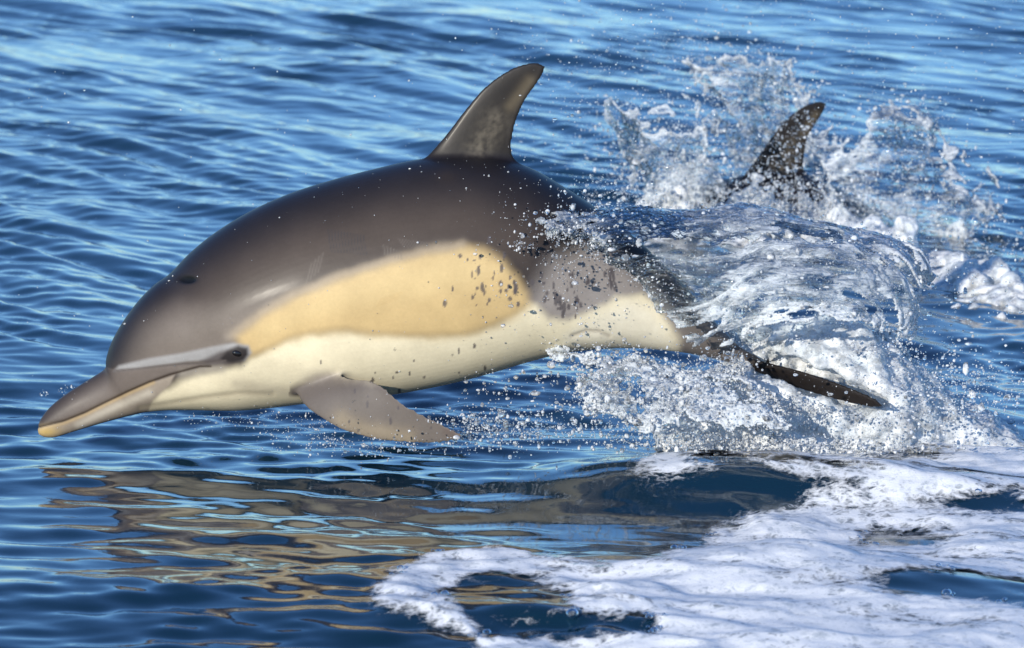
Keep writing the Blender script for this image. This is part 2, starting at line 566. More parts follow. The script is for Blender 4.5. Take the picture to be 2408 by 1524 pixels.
def paint():
    c = np.array
    q3 = np.stack([Q[:, 0] / 60, Q[:, 1] / 60, V[:, 1] * 0 + 2.5], -1)
    wob = fbm(q3, 3) * 5
    q = Q + np.stack([wob, fbm(q3, 3, off=31.0) * 5], -1)
    col = np.tile(c([0.030, 0.025, 0.026]), (nv, 1))

    def lay(colour, w):
        w = np.clip(w, 0, 1)[:, None]
        col[:] = col * (1 - w) + np.asarray(colour) * w

    def inside(poly, soft, shift=0.0, qq=None):
        return sstep(soft, -soft, sd_poly(q if qq is None else qq, poly) + shift)

    # brown-grey mid flank, darker along the spine
    lay((0.070, 0.054, 0.045), 0.9 * inside([(330, 760), (500, 640), (700, 540), (900, 490), (1100, 470), (1250, 520), (1250, 640), (1100, 600), (900, 620), (700, 690), (540, 800), (300, 900)], 60))
    lay((0.150, 0.125, 0.107), inside([(255, 875), (280, 800), (330, 745), (420, 720), (520, 735), (600, 700), (690, 668), (640, 730), (560, 790), (560, 850), (400, 880), (300, 890)], 42))
    lay((0.012, 0.011, 0.015), 0.9 * np.exp(-(d_line(Q, [(255, 830), (290, 745), (362, 655), (448, 575), (590, 480), (780, 410), (980, 365), (1100, 365), (1240, 385), (1400, 480)]) / 62) ** 2))
    # rear flank grey, then cream parts
    lay((0.28, 0.252, 0.235), inside([(1232, 715), (1262, 675), (1310, 610), (1390, 570), (1480, 620), (1560, 710), (1640, 800), (1560, 830), (1400, 790), (1300, 790)], 44))
    lay((0.76, 0.68, 0.49), inside([(588, 842), (650, 812), (720, 785), (800, 780), (900, 786), (1000, 792), (1100, 785), (1180, 760), (1240, 712), (1262, 715), (1290, 748), (1340, 752),
                                    (1400, 730), (1450, 700), (1510, 690), (1550, 720), (1600, 800), (1600, 900), (1300, 960), (600, 1050), (360, 1050), (335, 962), (375, 925), (420, 898), (470, 878), (520, 866), (570, 862)], 14))
    lay((0.76, 0.71, 0.58), 0.8 * inside([(1330, 790), (1400, 745), (1480, 710), (1540, 730), (1590, 810), (1500, 840), (1330, 850)], 22))
    lay((0.54, 0.395, 0.195), inside([(560, 790), (620, 740), (700, 700), (800, 658), (880, 632), (950, 610), (1020, 593), (1085, 584), (1135, 592), (1175, 612), (1205, 645), (1232, 690), (1240, 715),
                                      (1200, 745), (1140, 770), (1090, 784), (1000, 790), (900, 784), (820, 777), (740, 781), (680, 797), (620, 822), (590, 832), (570, 815)], 21, -5))
    lay((0.62, 0.48, 0.25), 0.45 * inside([(600, 770), (800, 670), (1080, 590), (1180, 630), (1100, 680), (900, 710), (700, 760), (620, 800)], 30))
    # pale rim under the cape and the gape
    lay((0.40, 0.34, 0.27), 0.45 * np.exp(-(d_line(q, [(540, 792), (620, 732), (700, 691), (800, 650), (880, 624), (950, 603), (1020, 586), (1085, 577)]) / 13) ** 2))
    # beak
    up = inside([(80, 1000), (110, 999), (150, 989), (200, 969), (250, 944), (300, 920), (350, 898), (400, 880), (440, 869), (480, 860), (480, 850), (350, 862), (262, 868), (230, 860), (150, 900), (60, 960)], 3, qq=Q)
    lay((0.140, 0.117, 0.104), up)
    lay((0.035, 0.028, 0.028), 0.85 * np.exp(-(d_line(Q, [(96, 985), (118, 957), (155, 925), (205, 893), (240, 872)]) / 30) ** 2) * up)
    low = inside([(80, 1004), (110, 1002), (150, 992), (200, 972), (250, 947), (300, 923), (350, 901), (410, 882), (400, 905), (360, 940), (335, 1000), (120, 1060), (70, 1050)], 4, qq=Q)
    lay((0.30, 0.255, 0.21), low)
    lay((0.55, 0.50, 0.42), low * 0.8 * np.exp(-(d_line(Q, [(185, 1000), (230, 977), (290, 950), (350, 925)]) / 10) ** 2))
    lay((0.46, 0.33, 0.13), np.exp(-(((Q[:, 0] - 108) / 32) ** 2 + ((Q[:, 1] - 1016) / 13) ** 2)))
    lay((0.42, 0.30, 0.15), 0.7 * np.exp(-((d_line(Q, [(105, 1006), (150, 995), (200, 975), (250, 950), (300, 926), (360, 900)])) / 5) ** 2))
    lay((0.30, 0.27, 0.23), 0.7 * np.exp(-(d_line(Q, [(430, 880), (480, 872), (520, 868)]) / 12) ** 2))
    lay((0.035, 0.024, 0.018), 0.95 * np.exp(-(d_line(Q, MOUTH) / 2.9) ** 2))
    # pale stripe from beak to eye with the dark eye patch
    lay((0.29, 0.285, 0.285), side * inside([(268, 872), (280, 860), (350, 843), (430, 830), (500, 815), (550, 806), (585, 812), (592, 830), (575, 848), (540, 842), (440, 850), (330, 866)], 5, qq=Q))
    lay((0.085, 0.072, 0.072), side * 0.9 * inside([(470, 850), (520, 826), (560, 815), (580, 824), (575, 843), (545, 853), (500, 858)], 7, qq=Q))
    lay((0.030, 0.026, 0.027), inside([(518, 842), (535, 824), (560, 813), (582, 818), (584, 834), (572, 848), (545, 853), (524, 851)], 6, qq=Q))
    lay((0.10, 0.085, 0.08), side * 0.9 * np.exp(-(d_line(Q, LIP) / 3.0) ** 2))
    lay((0.006, 0.006, 0.006), blow * 1.6)
    lay((0.33, 0.28, 0.22), 0.5 * geni)
    lay((0.40, 0.34, 0.24), 0.55 * jaw)
    # soft grey round the flipper root
    lay((0.22, 0.19, 0.17), 0.9 * np.exp(-(((Q[:, 0] - 770) / 55) ** 2 + ((Q[:, 1] - 893) / 22) ** 2) ** 1.3))
    lay((0.50, 0.44, 0.33), 0.6 * np.exp(-(d_line(q, [(560, 905), (640, 915), (700, 925)]) / 14) ** 2))
    # flippers
    kd = kdtree.KDTree(len(flip))
    for i, p in enumerate(flip):
        kd.insert(p, i)
    kd.balance()
    fw = np.zeros(nv)
    cand = np.where((Q[:, 0] > 680) & (Q[:, 0] < 1100) & (Q[:, 1] > 860))[0]
    for i in cand:
        d = kd.find(Vm[i])[2]
        fw[i] = max(0.0, 1 - max(0.0, d - 0.006) / 0.020)
    fw *= sstep(868, 915, Q[:, 1] + 4 * fbm(np.stack([Q[:, 0] / 20, Q[:, 1] / 20, Q[:, 0] * 0], -1), 2))
    lay((0.135, 0.117, 0.106), fw)
    lay((0.33, 0.27, 0.18), fw * 0.5 * np.exp(-(d_line(q, [(800, 985), (870, 1015), (960, 1028)]) / 22) ** 2))
    lay((0.12, 0.095, 0.085), fw * 0.8 * np.exp(-(d_line(q, [(1076, 1022), (1050, 1010)]) / 16) ** 2))
    lay((0.10, 0.085, 0.08), fw * 0.7 * np.exp(-(d_line(q, [(730, 925), (775, 905), (830, 900)]) / 26) ** 2))
    lay((0.12, 0.10, 0.092), fw * 0.7 * np.exp(-(d_line(q, [(800, 895), (870, 895), (930, 938), (1000, 978)]) / 8) ** 2))
    # dorsal fin and flukes
    finw = sstep(384, 352, Q[:, 1]) * (Q[:, 0] > 960)
    lay((0.020, 0.017, 0.016), finw)
    fq = np.stack([Q[:, 0] / 14, Q[:, 1] / 14, Q[:, 0] * 0], -1)
    pat = np.exp(-(d_line(Q, [(1125, 352), (1150, 312), (1165, 285)]) / 30) ** 2) * np.clip(0.75 + 0.8 * fbm(fq, 3), 0.2, 1.2)
    lay((0.115, 0.10, 0.078), finw * pat * 0.8)
    lay((0.16, 0.13, 0.085), finw * 0.5 * np.exp(-(d_line(Q, [(1200, 250), (1245, 190)]) / 14) ** 2))
    lay((0.018, 0.017, 0.02), finw * 0.9 * np.exp(-(d_line(Q, [(1003, 366), (1045, 322), (1090, 263), (1130, 215), (1170, 181), (1208, 159), (1262, 147)]) / 6) ** 2))
    lay((0.15, 0.132, 0.122), 0.8 * sstep(1560, 1640, Q[:, 0]))
    lay((0.014, 0.011, 0.010), sstep(1715, 1790, Q[:, 0]))
    # scars: fine parallel tooth rakes
    for k in range(12):
        x = 772 + 7.5 * k
        lay((0.030, 0.032, 0.042), 0.45 * np.exp(-(d_line(Q, [(x, 540 + k * 1.2), (x + 3, 568 + k), (x + 8, 592 + 0.6 * k)]) / 1.6) ** 2))
    for k in range(9):
        x = 938 + 8 * k
        lay((0.16, 0.14, 0.125), 0.3 * np.exp(-(d_line(Q, [(x, 562 + k), (x + 14, 582 + 0.3 * k)]) / 1.8) ** 2))
    for k in range(6):
        x = 902 + 8 * k
        lay((0.17, 0.15, 0.13), 0.4 * np.exp(-(d_line(Q, [(x, 577 + 3 * k), (x + 3, 598 + 2.5 * k)]) / 1.8) ** 2))
    for k in range(4):
        lay((0.14, 0.12, 0.105), 0.4 * np.exp(-(d_line(Q, [(760 - 9 * k, 595 + 8 * k), (748 - 9 * k, 640 + 8 * k)]) / 2.2) ** 2))
    for k in range(9):
        x = 885 + 6 * k
        lay((0.50, 0.35, 0.16), 0.4 * np.exp(-(d_line(Q, [(x, 722 - 2 * k), (x + 12, 702 - 2 * k)]) / 1.5) ** 2))
    # shadows of drops painted as dark flecks on the flank; flipper and belly spots
    rs = np.random.RandomState(5)
    spots = [(rs.normal(1140, 50), rs.normal(655, 38), rs.uniform(1.6, 4.2)) for _ in range(34)]
    for cx, cy in ((1215, 690), (1300, 690), (1350, 675), (1352, 700), (1385, 655), (1430, 665), (1440, 640), (1320, 725)):
        spots += [(rs.normal(cx, 9), rs.normal(cy, 20), rs.uniform(2, 5)) for _ in range(7)]
    spots += [(rs.uniform(720, 1270), rs.uniform(800, 900), rs.uniform(1.2, 2.8)) for _ in range(16)]
    spots += [(rs.uniform(790, 1040), 960 + rs.uniform(-45, 55), rs.uniform(1.8, 3.6)) for _ in range(16)]
    for x, y, r in spots:
        dd = ((Q[:, 0] - x) / r) ** 2 + ((Q[:, 1] - y) / (r * rs.uniform(1.0, 3.0))) ** 2
        lay((0.085, 0.075, 0.08), 0.85 * sstep(1.5, 0.6, dd))
    lay((0.035, 0.026, 0.022), 0.6 * np.exp(-(((Q[:, 0] - 1050) / 26) ** 2 + ((Q[:, 1] - 416) / 18) ** 2)))
    return col


vcol(me, 'pattern', paint())
me.name = 'body'
me.shade_smooth()
BASE = P(900, 930)


def empty(name, loc, **tags):
    o = bpy.data.objects.new(name, None)
    scene.collection.objects.link(o)
    o.location = loc
    o.empty_display_size = 0.1
    for k, v in tags.items():
        o[k] = v
    return o


me.vertices.foreach_set('co', (V - BASE).astype(np.float32).ravel()); me.update()
dol = empty('dolphin', BASE, label='dolphin leaping clear of the water, yellow flank patch and grey beak in full view', category='dolphin', group='dolphins')
body = add('body', me, M_SKIN, dol)


def ellipsoid(name, rx, ry, rz, n=20, m=12):
    th = np.linspace(0, 2 * math.pi, n, endpoint=False)
    ph = np.linspace(0.05, math.pi - 0.05, m)
    rows = [np.stack([rx * math.sin(p) * np.cos(th), ry * math.sin(p) * np.sin(th), np.full(n, rz * math.cos(p))], -1) for p in ph]
    Ve, Fe = loft(rows, n)
    e = bpy.data.meshes.new(name); e.from_pydata(Ve.tolist(), [], Fe); e.update(); e.shade_smooth()
    return e


bvh = bvhtree.BVHTree.FromPolygons([tuple(p) for p in V[::1]], [tuple(p.vertices) for p in me.polygons])


def on_skin(u, v):
    d = Vector(rays(u, v)).normalized()
    return bvh.ray_cast(Vector(CAM), d)


hit, nrm, _, _ = on_skin(557, 831)
em = ellipsoid('eye', 0.0115, 0.0045, 0.0075)
for s in (1, -1):
    e = add('eye', em, M_EYE, dol)
    p = np.array(hit) - BASE
    e.location = (p[0], p[1] * s, p[2])
    e.rotation_euler = (0, R(14), 0)

# second dolphin, mostly under the surface behind the first
ROOT1 = P(1110, 380)            # foot of the dorsal fin of the first dolphin
ROOT2 = P(1824, 416, 4.2)      # foot of the dorsal fin of the second one
dol2 = empty('dolphin', (0, 0, 0), label='second dolphin hidden in splash behind, only its dark dorsal fin showing', category='dolphin', group='dolphins')
for ch in (body,) + tuple(o for o in dol.children if o.name.startswith('eye')):
    c = ch.copy(); scene.collection.objects.link(c); c.parent = dol2
from mathutils import Matrix
rot = Matrix.Rotation(R(12), 4, 'Z') @ Matrix.Rotation(R(-3), 4, 'Y') @ Matrix.Rotation(R(4), 4, 'X')
off = rot @ Vector(ROOT1 - BASE)
dol2.matrix_world = Matrix.Translation(Vector(ROOT2) - off) @ rot

# ------------------------------------------------------------------ splash water
def mat_film():
    """thin sheet of thrown water: see-through, sky-reflecting, whitened where air is beaten in"""
    m, nt, out = new_mat('splash_film')
    n1 = noise_node(nt, 34.0, 5.0, 0.6, (1.0, 1.0, 1.7))
    bp = nd(nt, 'ShaderNodeBump', Strength=0.55, Distance=0.012)
    nt.links.new(n1.outputs[0], bp.inputs['Height'])
    fr = nd(nt, 'ShaderNodeFresnel', IOR=1.35)
    nt.links.new(bp.outputs[0], fr.inputs['Normal'])
    gl = nd(nt, 'ShaderNodeBsdfGlossy', Roughness=0.06)
    nt.links.new(bp.outputs[0], gl.inputs['Normal'])
    tr = nd(nt, 'ShaderNodeBsdfTransparent', Color=(0.93, 0.965, 0.98, 1))
    mx = nt.nodes.new('ShaderNodeMixShader')
    nt.links.new(fr.outputs[0], mx.inputs[0]); nt.links.new(tr.outputs[0], mx.inputs[1]); nt.links.new(gl.outputs[0], mx.inputs[2])
    # aeration
    at = nd(nt, 'ShaderNodeAttribute', attribute_name='air')
    n2 = noise_node(nt, 30.0, 8.0, 0.72, (0.6, 1.0, 2.4))
    n2.inputs['Distortion'].default_value = 1.2
    ad = nd(nt, 'ShaderNodeMath', operation='ADD')
    nt.links.new(at.outputs['Fac'], ad.inputs[0]); nt.links.new(n2.outputs[0], ad.inputs[1])
    mr = nd(nt, 'ShaderNodeMapRange', interpolation_type='SMOOTHSTEP')
    mr.inputs['From Min'].default_value = 0.70; mr.inputs['From Max'].default_value = 1.06
    mr.inputs['To Max'].default_value = 0.85
    nt.links.new(ad.outputs[0], mr.inputs['Value'])
    df = nd(nt, 'ShaderNodeBsdfDiffuse', Color=(0.82, 0.86, 0.9, 1))
    tl = nd(nt, 'ShaderNodeBsdfTranslucent', Color=(0.80, 0.86, 0.92, 1))
    nt.links.new(bp.outputs[0], df.inputs['Normal'])
    w = nt.nodes.new('ShaderNodeMixShader'); w.inputs[0].default_value = 0.35
    nt.links.new(df.outputs[0], w.inputs[1]); nt.links.new(tl.outputs[0], w.inputs[2])
    m2 = nt.nodes.new('ShaderNodeMixShader')
    nt.links.new(mr.outputs[0], m2.inputs[0]); nt.links.new(mx.outputs[0], m2.inputs[1]); nt.links.new(w.outputs[0], m2.inputs[2])
    nt.links.new(m2.outputs[0], out.inputs[0])
    return m


def mat_white():
    m, nt, out = new_mat('churned_white_water')
    n1 = noise_node(nt, 70.0, 5.0, 0.65)
    bp = nd(nt, 'ShaderNodeBump', Strength=0.6, Distance=0.006)
    nt.links.new(n1.outputs[0], bp.inputs['Height'])
    n2 = noise_node(nt, 14.0, 5.0, 0.6)
    cr = nt.nodes.new('ShaderNodeValToRGB')
    cr.color_ramp.elements[0].position = 0.3; cr.color_ramp.elements[0].color = (0.72, 0.78, 0.82, 1)
    cr.color_ramp.elements[1].position = 0.62; cr.color_ramp.elements[1].color = (0.90, 0.91, 0.92, 1)
    nt.links.new(n2.outputs[0], cr.inputs[0])
    b = nd(nt, 'ShaderNodeBsdfPrincipled', Roughness=0.25, IOR=1.33)
    nt.links.new(cr.outputs[0], b.inputs['Base Color']); nt.links.new(bp.outputs[0], b.inputs['Normal'])
    tl = nd(nt, 'ShaderNodeBsdfTranslucent', Color=(0.80, 0.86, 0.92, 1))
    w = nt.nodes.new('ShaderNodeMixShader'); w.inputs[0].default_value = 0.22
    nt.links.new(b.outputs[0], w.inputs[1]); nt.links.new(tl.outputs[0], w.inputs[2])
    tr = nd(nt, 'ShaderNodeBsdfTransparent', Color=(0.92, 0.96, 0.98, 1))
    w2 = nt.nodes.new('ShaderNodeMixShader')
    n3 = noise_node(nt, 30.0, 5.0, 0.7)
    mr = nd(nt, 'ShaderNodeMapRange', interpolation_type='SMOOTHSTEP')
    mr.inputs['From Min'].default_value = 0.36; mr.inputs['From Max'].default_value = 0.60
    mr.inputs['To Min'].default_value = 0.45; mr.inputs['To Max'].default_value = 1.0
    nt.links.new(n3.outputs[0], mr.inputs['Value'])
    nt.links.new(mr.outputs[0], w2.inputs[0]); nt.links.new(tr.outputs[0], w2.inputs[1]); nt.links.new(w.outputs[0], w2.inputs[2])
    nt.links.new(w2.outputs[0], out.inputs[0])
    return m


def mat_drop():
    m, nt, out = new_mat('water_drops')
    g = nd(nt, 'ShaderNodeBsdfGlass', Roughness=0.02, IOR=1.333)
    df = nd(nt, 'ShaderNodeBsdfDiffuse', Color=(0.85, 0.88, 0.92, 1))
    n1 = noise_node(nt, 55.0, 2.0)
    mr = nd(nt, 'ShaderNodeMapRange')
    mr.inputs['From Min'].default_value = 0.4; mr.inputs['From Max'].default_value = 0.65
    mr.inputs['To Min'].default_value = 0.1; mr.inputs['To Max'].default_value = 0.65
    nt.links.new(n1.outputs[0], mr.inputs['Value'])
    w = nt.nodes.new('ShaderNodeMixShader')
    nt.links.new(mr.outputs[0], w.inputs[0]); nt.links.new(g.outputs[0], w.inputs[1]); nt.links.new(df.outputs[0], w.inputs[2])
    nt.links.new(w.outputs[0], out.inputs[0])
    return m


def mat_foam():
    m, nt, out = new_mat('sea_foam')
    at = nd(nt, 'ShaderNodeAttribute', attribute_name='cover')
    n1 = noise_node(nt, 150.0, 4.0, 0.7)
    n4 = noise_node(nt, 30.0, 5.0, 0.65, (0.7, 1.3, 1.0))
    ad0 = nd(nt, 'ShaderNodeMath', operation='ADD')
    # net of bubbles: bright along the edges of distorted cells
    tcv = nt.nodes.new('ShaderNodeTexCoord')
    dn = noise_node(nt, 9.0, 3.0, 0.6)
    vm = nt.nodes.new('ShaderNodeVectorMath'); vm.operation = 'MULTIPLY_ADD'; vm.inputs[1].default_value = (0.10, 0.14, 0.0)
    nt.links.new(dn.outputs['Color'], vm.inputs[0]); nt.links.new(tcv.outputs['Object'], vm.inputs[2])
    lace = None
    for sc, wd in ((17.0, 0.30), (44.0, 0.34)):
        vr = nd(nt, 'ShaderNodeTexVoronoi', feature='DISTANCE_TO_EDGE', Scale=sc)
        nt.links.new(vm.outputs[0], vr.inputs['Vector'])
        lr = nd(nt, 'ShaderNodeMapRange', interpolation_type='SMOOTHSTEP')
        lr.inputs['From Min'].default_value = 0.0; lr.inputs['From Max'].default_value = wd
        lr.inputs['To Min'].default_value = 0.52; lr.inputs['To Max'].default_value = 0.0
        nt.links.new(vr.outputs['Distance'], lr.inputs['Value'])
        if lace is None:
            lace = lr
        else:
            sm = nd(nt, 'ShaderNodeMath', operation='ADD')
            nt.links.new(lace.outputs[0], sm.inputs[0]); nt.links.new(lr.outputs[0], sm.inputs[1]); lace = sm
    av = nd(nt, 'ShaderNodeMath', operation='MULTIPLY_ADD'); av.inputs[1].default_value = 0.62
    hm = nd(nt, 'ShaderNodeMath', operation='MULTIPLY'); hm.inputs[1].default_value = 0.5
    nt.links.new(n4.outputs[0], hm.inputs[0]); nt.links.new(lace.outputs[0], av.inputs[0]); nt.links.new(hm.outputs[0], av.inputs[2])
    nt.links.new(n1.outputs[0], ad0.inputs[0]); nt.links.new(av.outputs[0], ad0.inputs[1])
    ad = nd(nt, 'ShaderNodeMath', operation='MULTIPLY_ADD')
    ad.inputs[1].default_value = 0.5
    nt.links.new(ad0.outputs[0], ad.inputs[0]); nt.links.new(at.outputs['Fac'], ad.inputs[2])
    mr = nd(nt, 'ShaderNodeMapRange', interpolation_type='SMOOTHSTEP')
    mr.inputs['From Min'].default_value = 0.70; mr.inputs['From Max'].default_value = 1.25
    nt.links.new(ad.outputs[0], mr.inputs['Value'])
    bp = nd(nt, 'ShaderNodeBump', Strength=0.5, Distance=0.003)
    nt.links.new(n1.outputs[0], bp.inputs['Height'])
    b = nd(nt, 'ShaderNodeBsdfPrincipled', Roughness=0.55, IOR=1.33)
    cr = nt.nodes.new('ShaderNodeValToRGB')
    cr.color_ramp.elements[0].position = 0.33; cr.color_ramp.elements[0].color = (0.52, 0.56, 0.59, 1)
    cr.color_ramp.elements[1].position = 0.58; cr.color_ramp.elements[1].color = (0.85, 0.86, 0.87, 1)
    nt.links.new(ad0.outputs[0], cr.inputs[0])
    hf = nd(nt, 'ShaderNodeMath', operation='MULTIPLY'); hf.inputs[1].default_value = 0.5
    nt.links.new(ad0.outputs[0], hf.inputs[0]); nt.links.new(hf.outputs[0], cr.inputs[0])
    # small open bubbles in the foam
    vo = nd(nt, 'ShaderNodeTexNoise', Scale=85.0, Detail=7.0, Roughness=0.75)
    tc = nt.nodes.new('ShaderNodeTexCoord'); nt.links.new(tc.outputs['Object'], vo.inputs['Vector'])
    pr = nd(nt, 'ShaderNodeMapRange', interpolation_type='SMOOTHSTEP')
    pr.inputs['From Min'].default_value = 0.58; pr.inputs['From Max'].default_value = 0.70
    pr.inputs['To Max'].default_value = 0.8
    nt.links.new(vo.outputs[0], pr.inputs['Value'])
    mxc = nd(nt, 'ShaderNodeMix', data_type='RGBA'); mxc.inputs[7].default_value = (0.30, 0.33, 0.36, 1)
    nt.links.new(pr.outputs[0], mxc.inputs[0]); nt.links.new(cr.outputs[0], mxc.inputs[6])
    nt.links.new(mxc.outputs[2], b.inputs['Base Color'])
    nt.links.new(bp.outputs[0], b.inputs['Normal'])
    tr = nt.nodes.new('ShaderNodeBsdfTransparent')
    w = nt.nodes.new('ShaderNodeMixShader')
    nt.links.new(mr.outputs[0], w.inputs[0]); nt.links.new(tr.outputs[0], w.inputs[1]); nt.links.new(b.outputs[0], w.inputs[2])
    nt.links.new(w.outputs[0], out.inputs[0])
    return m


def mat_bubble():
    m, nt, out = new_mat('foam_bubble')
    fr = nd(nt, 'ShaderNodeFresnel', IOR=1.5)
    gl = nd(nt, 'ShaderNodeBsdfGlossy', Roughness=0.05)
    tr = nd(nt, 'ShaderNodeBsdfTransparent', Color=(0.93, 0.95, 0.97, 1))
    w = nt.nodes.new('ShaderNodeMixShader')
    nt.links.new(fr.outputs[0], w.inputs[0]); nt.links.new(tr.outputs[0], w.inputs[1]); nt.links.new(gl.outputs[0], w.inputs[2])
    nt.links.new(w.outputs[0], out.inputs[0])
    return m


M_FILM, M_WHITE, M_DROP, M_FOAM, M_BUBBLE = mat_film(), mat_white(), mat_drop(), mat_foam(), mat_bubble()

# ---- foam lying on the foreground water
def wpoly(pts):
    return Wsea(pts)[:, :2]


FOAM = wpoly([(815, 1385), (870, 1345), (960, 1310), (1080, 1290), (1160, 1285), (1260, 1292), (1340, 1310), (1420, 1318), (1500, 1310), (1570, 1290),
              (1640, 1265), (1690, 1240), (1710, 1205), (1780, 1185), (1850, 1165), (1890, 1145), (1830, 1128), (1760, 1118), (1700, 1124), (1640, 1147),
              (1560, 1152), (1500, 1142), (1478, 1112), (1492, 1075), (1540, 1045), (1620, 1022), (1720, 1008), (1850, 1018), (2000, 1040), (2150, 1030),
              (2300, 1050), (2500, 1060), (3300, 1100), (3600, 1900), (1500, 1900), (1100, 1600), (1060, 1524), (1000, 1490), (900, 1440), (840, 1412)])
HOLES = [wpoly(h) for h in (
    [(1072, 1392), (1130, 1372), (1240, 1362), (1235, 1388), (1290, 1410), (1320, 1428), (1290, 1440), (1200, 1450), (1150, 1440), (1090, 1410)],
    [(1160, 1470), (1290, 1460), (1420, 1464), (1480, 1472), (1380, 1482), (1240, 1488), (1170, 1485)],
    [(2070, 1255), (2110, 1262), (2150, 1258), (2140, 1280), (2100, 1282)],
    [(2090, 1355), (2200, 1350), (2330, 1362), (2400, 1385), (2420, 1420), (2300, 1395), (2200, 1400), (2120, 1385)],
    [(2230, 1185), (2360, 1188), (2400, 1205), (2300, 1200)])]
fx = np.arange(-0.50, 2.1, 0.0062)
fy = np.arange(-2.95, 0.30, 0.0066)
FX, FY = np.meshgrid(fx, fy, indexing='ij')
pts = np.stack([FX.ravel(), FY.ravel()], -1)
n3 = np.stack([pts[:, 0] * 5, pts[:, 1] * 2.6, np.zeros(len(pts))], -1)
edge_noise = 0.045 * fbm(n3 * 1.5, 4, 0.6, 3.0)
d = sd_poly(pts, FOAM) + edge_noise
for h in HOLES:
    d = np.maximum(d, -(sd_poly(pts, h) + 1.0 * edge_noise + 0.02 * fbm(n3 * np.array([2.0, 6.0, 1.0]), 3, 0.6, 21.0)))
# scattered thin places, mostly towards the far right
thin = 0.25 + 0.75 * sstep(-1.2, -0.35, pts[:, 1]) * sstep(0.2, 0.6, pts[:, 0]) + 0.35 * sstep(0.7, 1.2, pts[:, 0])
patch = fbm(np.stack([pts[:, 0] * 3.2, pts[:, 1] * 2.6, np.zeros(len(pts))], -1), 5, 0.6, 9.0)
rx, ry = pts[:, 0] * 0.94 - pts[:, 1] * 0.34, pts[:, 0] * 0.34 + pts[:, 1] * 0.94      # foam drawn out into streaks
streak = fbm(np.stack([rx * 2.2, ry * 9.0, np.zeros(len(pts))], -1), 5, 0.62, 61.0)
cover = sstep(0.015, -0.105, d) * np.clip(0.84 - (0.20 + thin) * np.clip(0.10 + patch * 1.2, 0, 1) * 0.42 - (0.14 + 0.40 * thin) * np.clip(0.1 + 1.6 * streak, 0, 1), 0, 1)
SZ = sea(FX, FY).ravel()
thick = 0.008 * sstep(0.01, -0.14, d)
n5 = np.stack([pts[:, 0], pts[:, 1] * 0.8, np.zeros(len(pts))], -1)
lump = 0.036 * fbm(n5 * np.array([2.6, 3.4, 1.0]), 3, 0.45, 5.0) * sstep(0, -0.2, d) + 0.0013 * fbm(n5 * 42, 3, 0.6, 8.0) * sstep(0.0, -0.03, d)
FZ = SZ + 0.003 + thick + lump * (0.4 + 0.6 * cover)
FZ = np.maximum(FZ, SZ + 0.003)
F = grid_faces(len(fx), len(fy))
keep = (d < 0.012)[F].all(1)
used = np.unique(F[keep]); remap = -np.ones(len(pts), int); remap[used] = np.arange(len(used))
me = mesh_np('foam', np.stack([pts[:, 0], pts[:, 1], FZ], -1)[used], remap[F[keep]])
vcol(me, 'cover', cover[used])
foam = add('foam', me, M_FOAM, kind='stuff', label='white foam patch spread over the foreground water', category='foam')

rs = np.random.RandomState(11)
bm_ = ellipsoid('bubble', 1, 1, 1, 16, 10)
cand = np.where((d < -0.012) & (d > -0.045) & (cover > 0.33) & (pts[:, 1] > -2.2) & (pts[:, 0] < 1.25))[0]
for i in rs.choice(cand, 30):
    for k in range(rs.randint(2, 5)):
        x, y = pts[i] + rs.normal(0, (0.010, 0.016))
        r = abs(rs.normal(0, 0.0032)) + 0.003
        z = float(sea(np.array([x]), np.array([y]))[0])
        b = add('bubble', bm_, M_BUBBLE, foam)
        b.location = (x, y, z + 0.006 + 0.15 * r); b.scale = (r, r, r * 0.85)


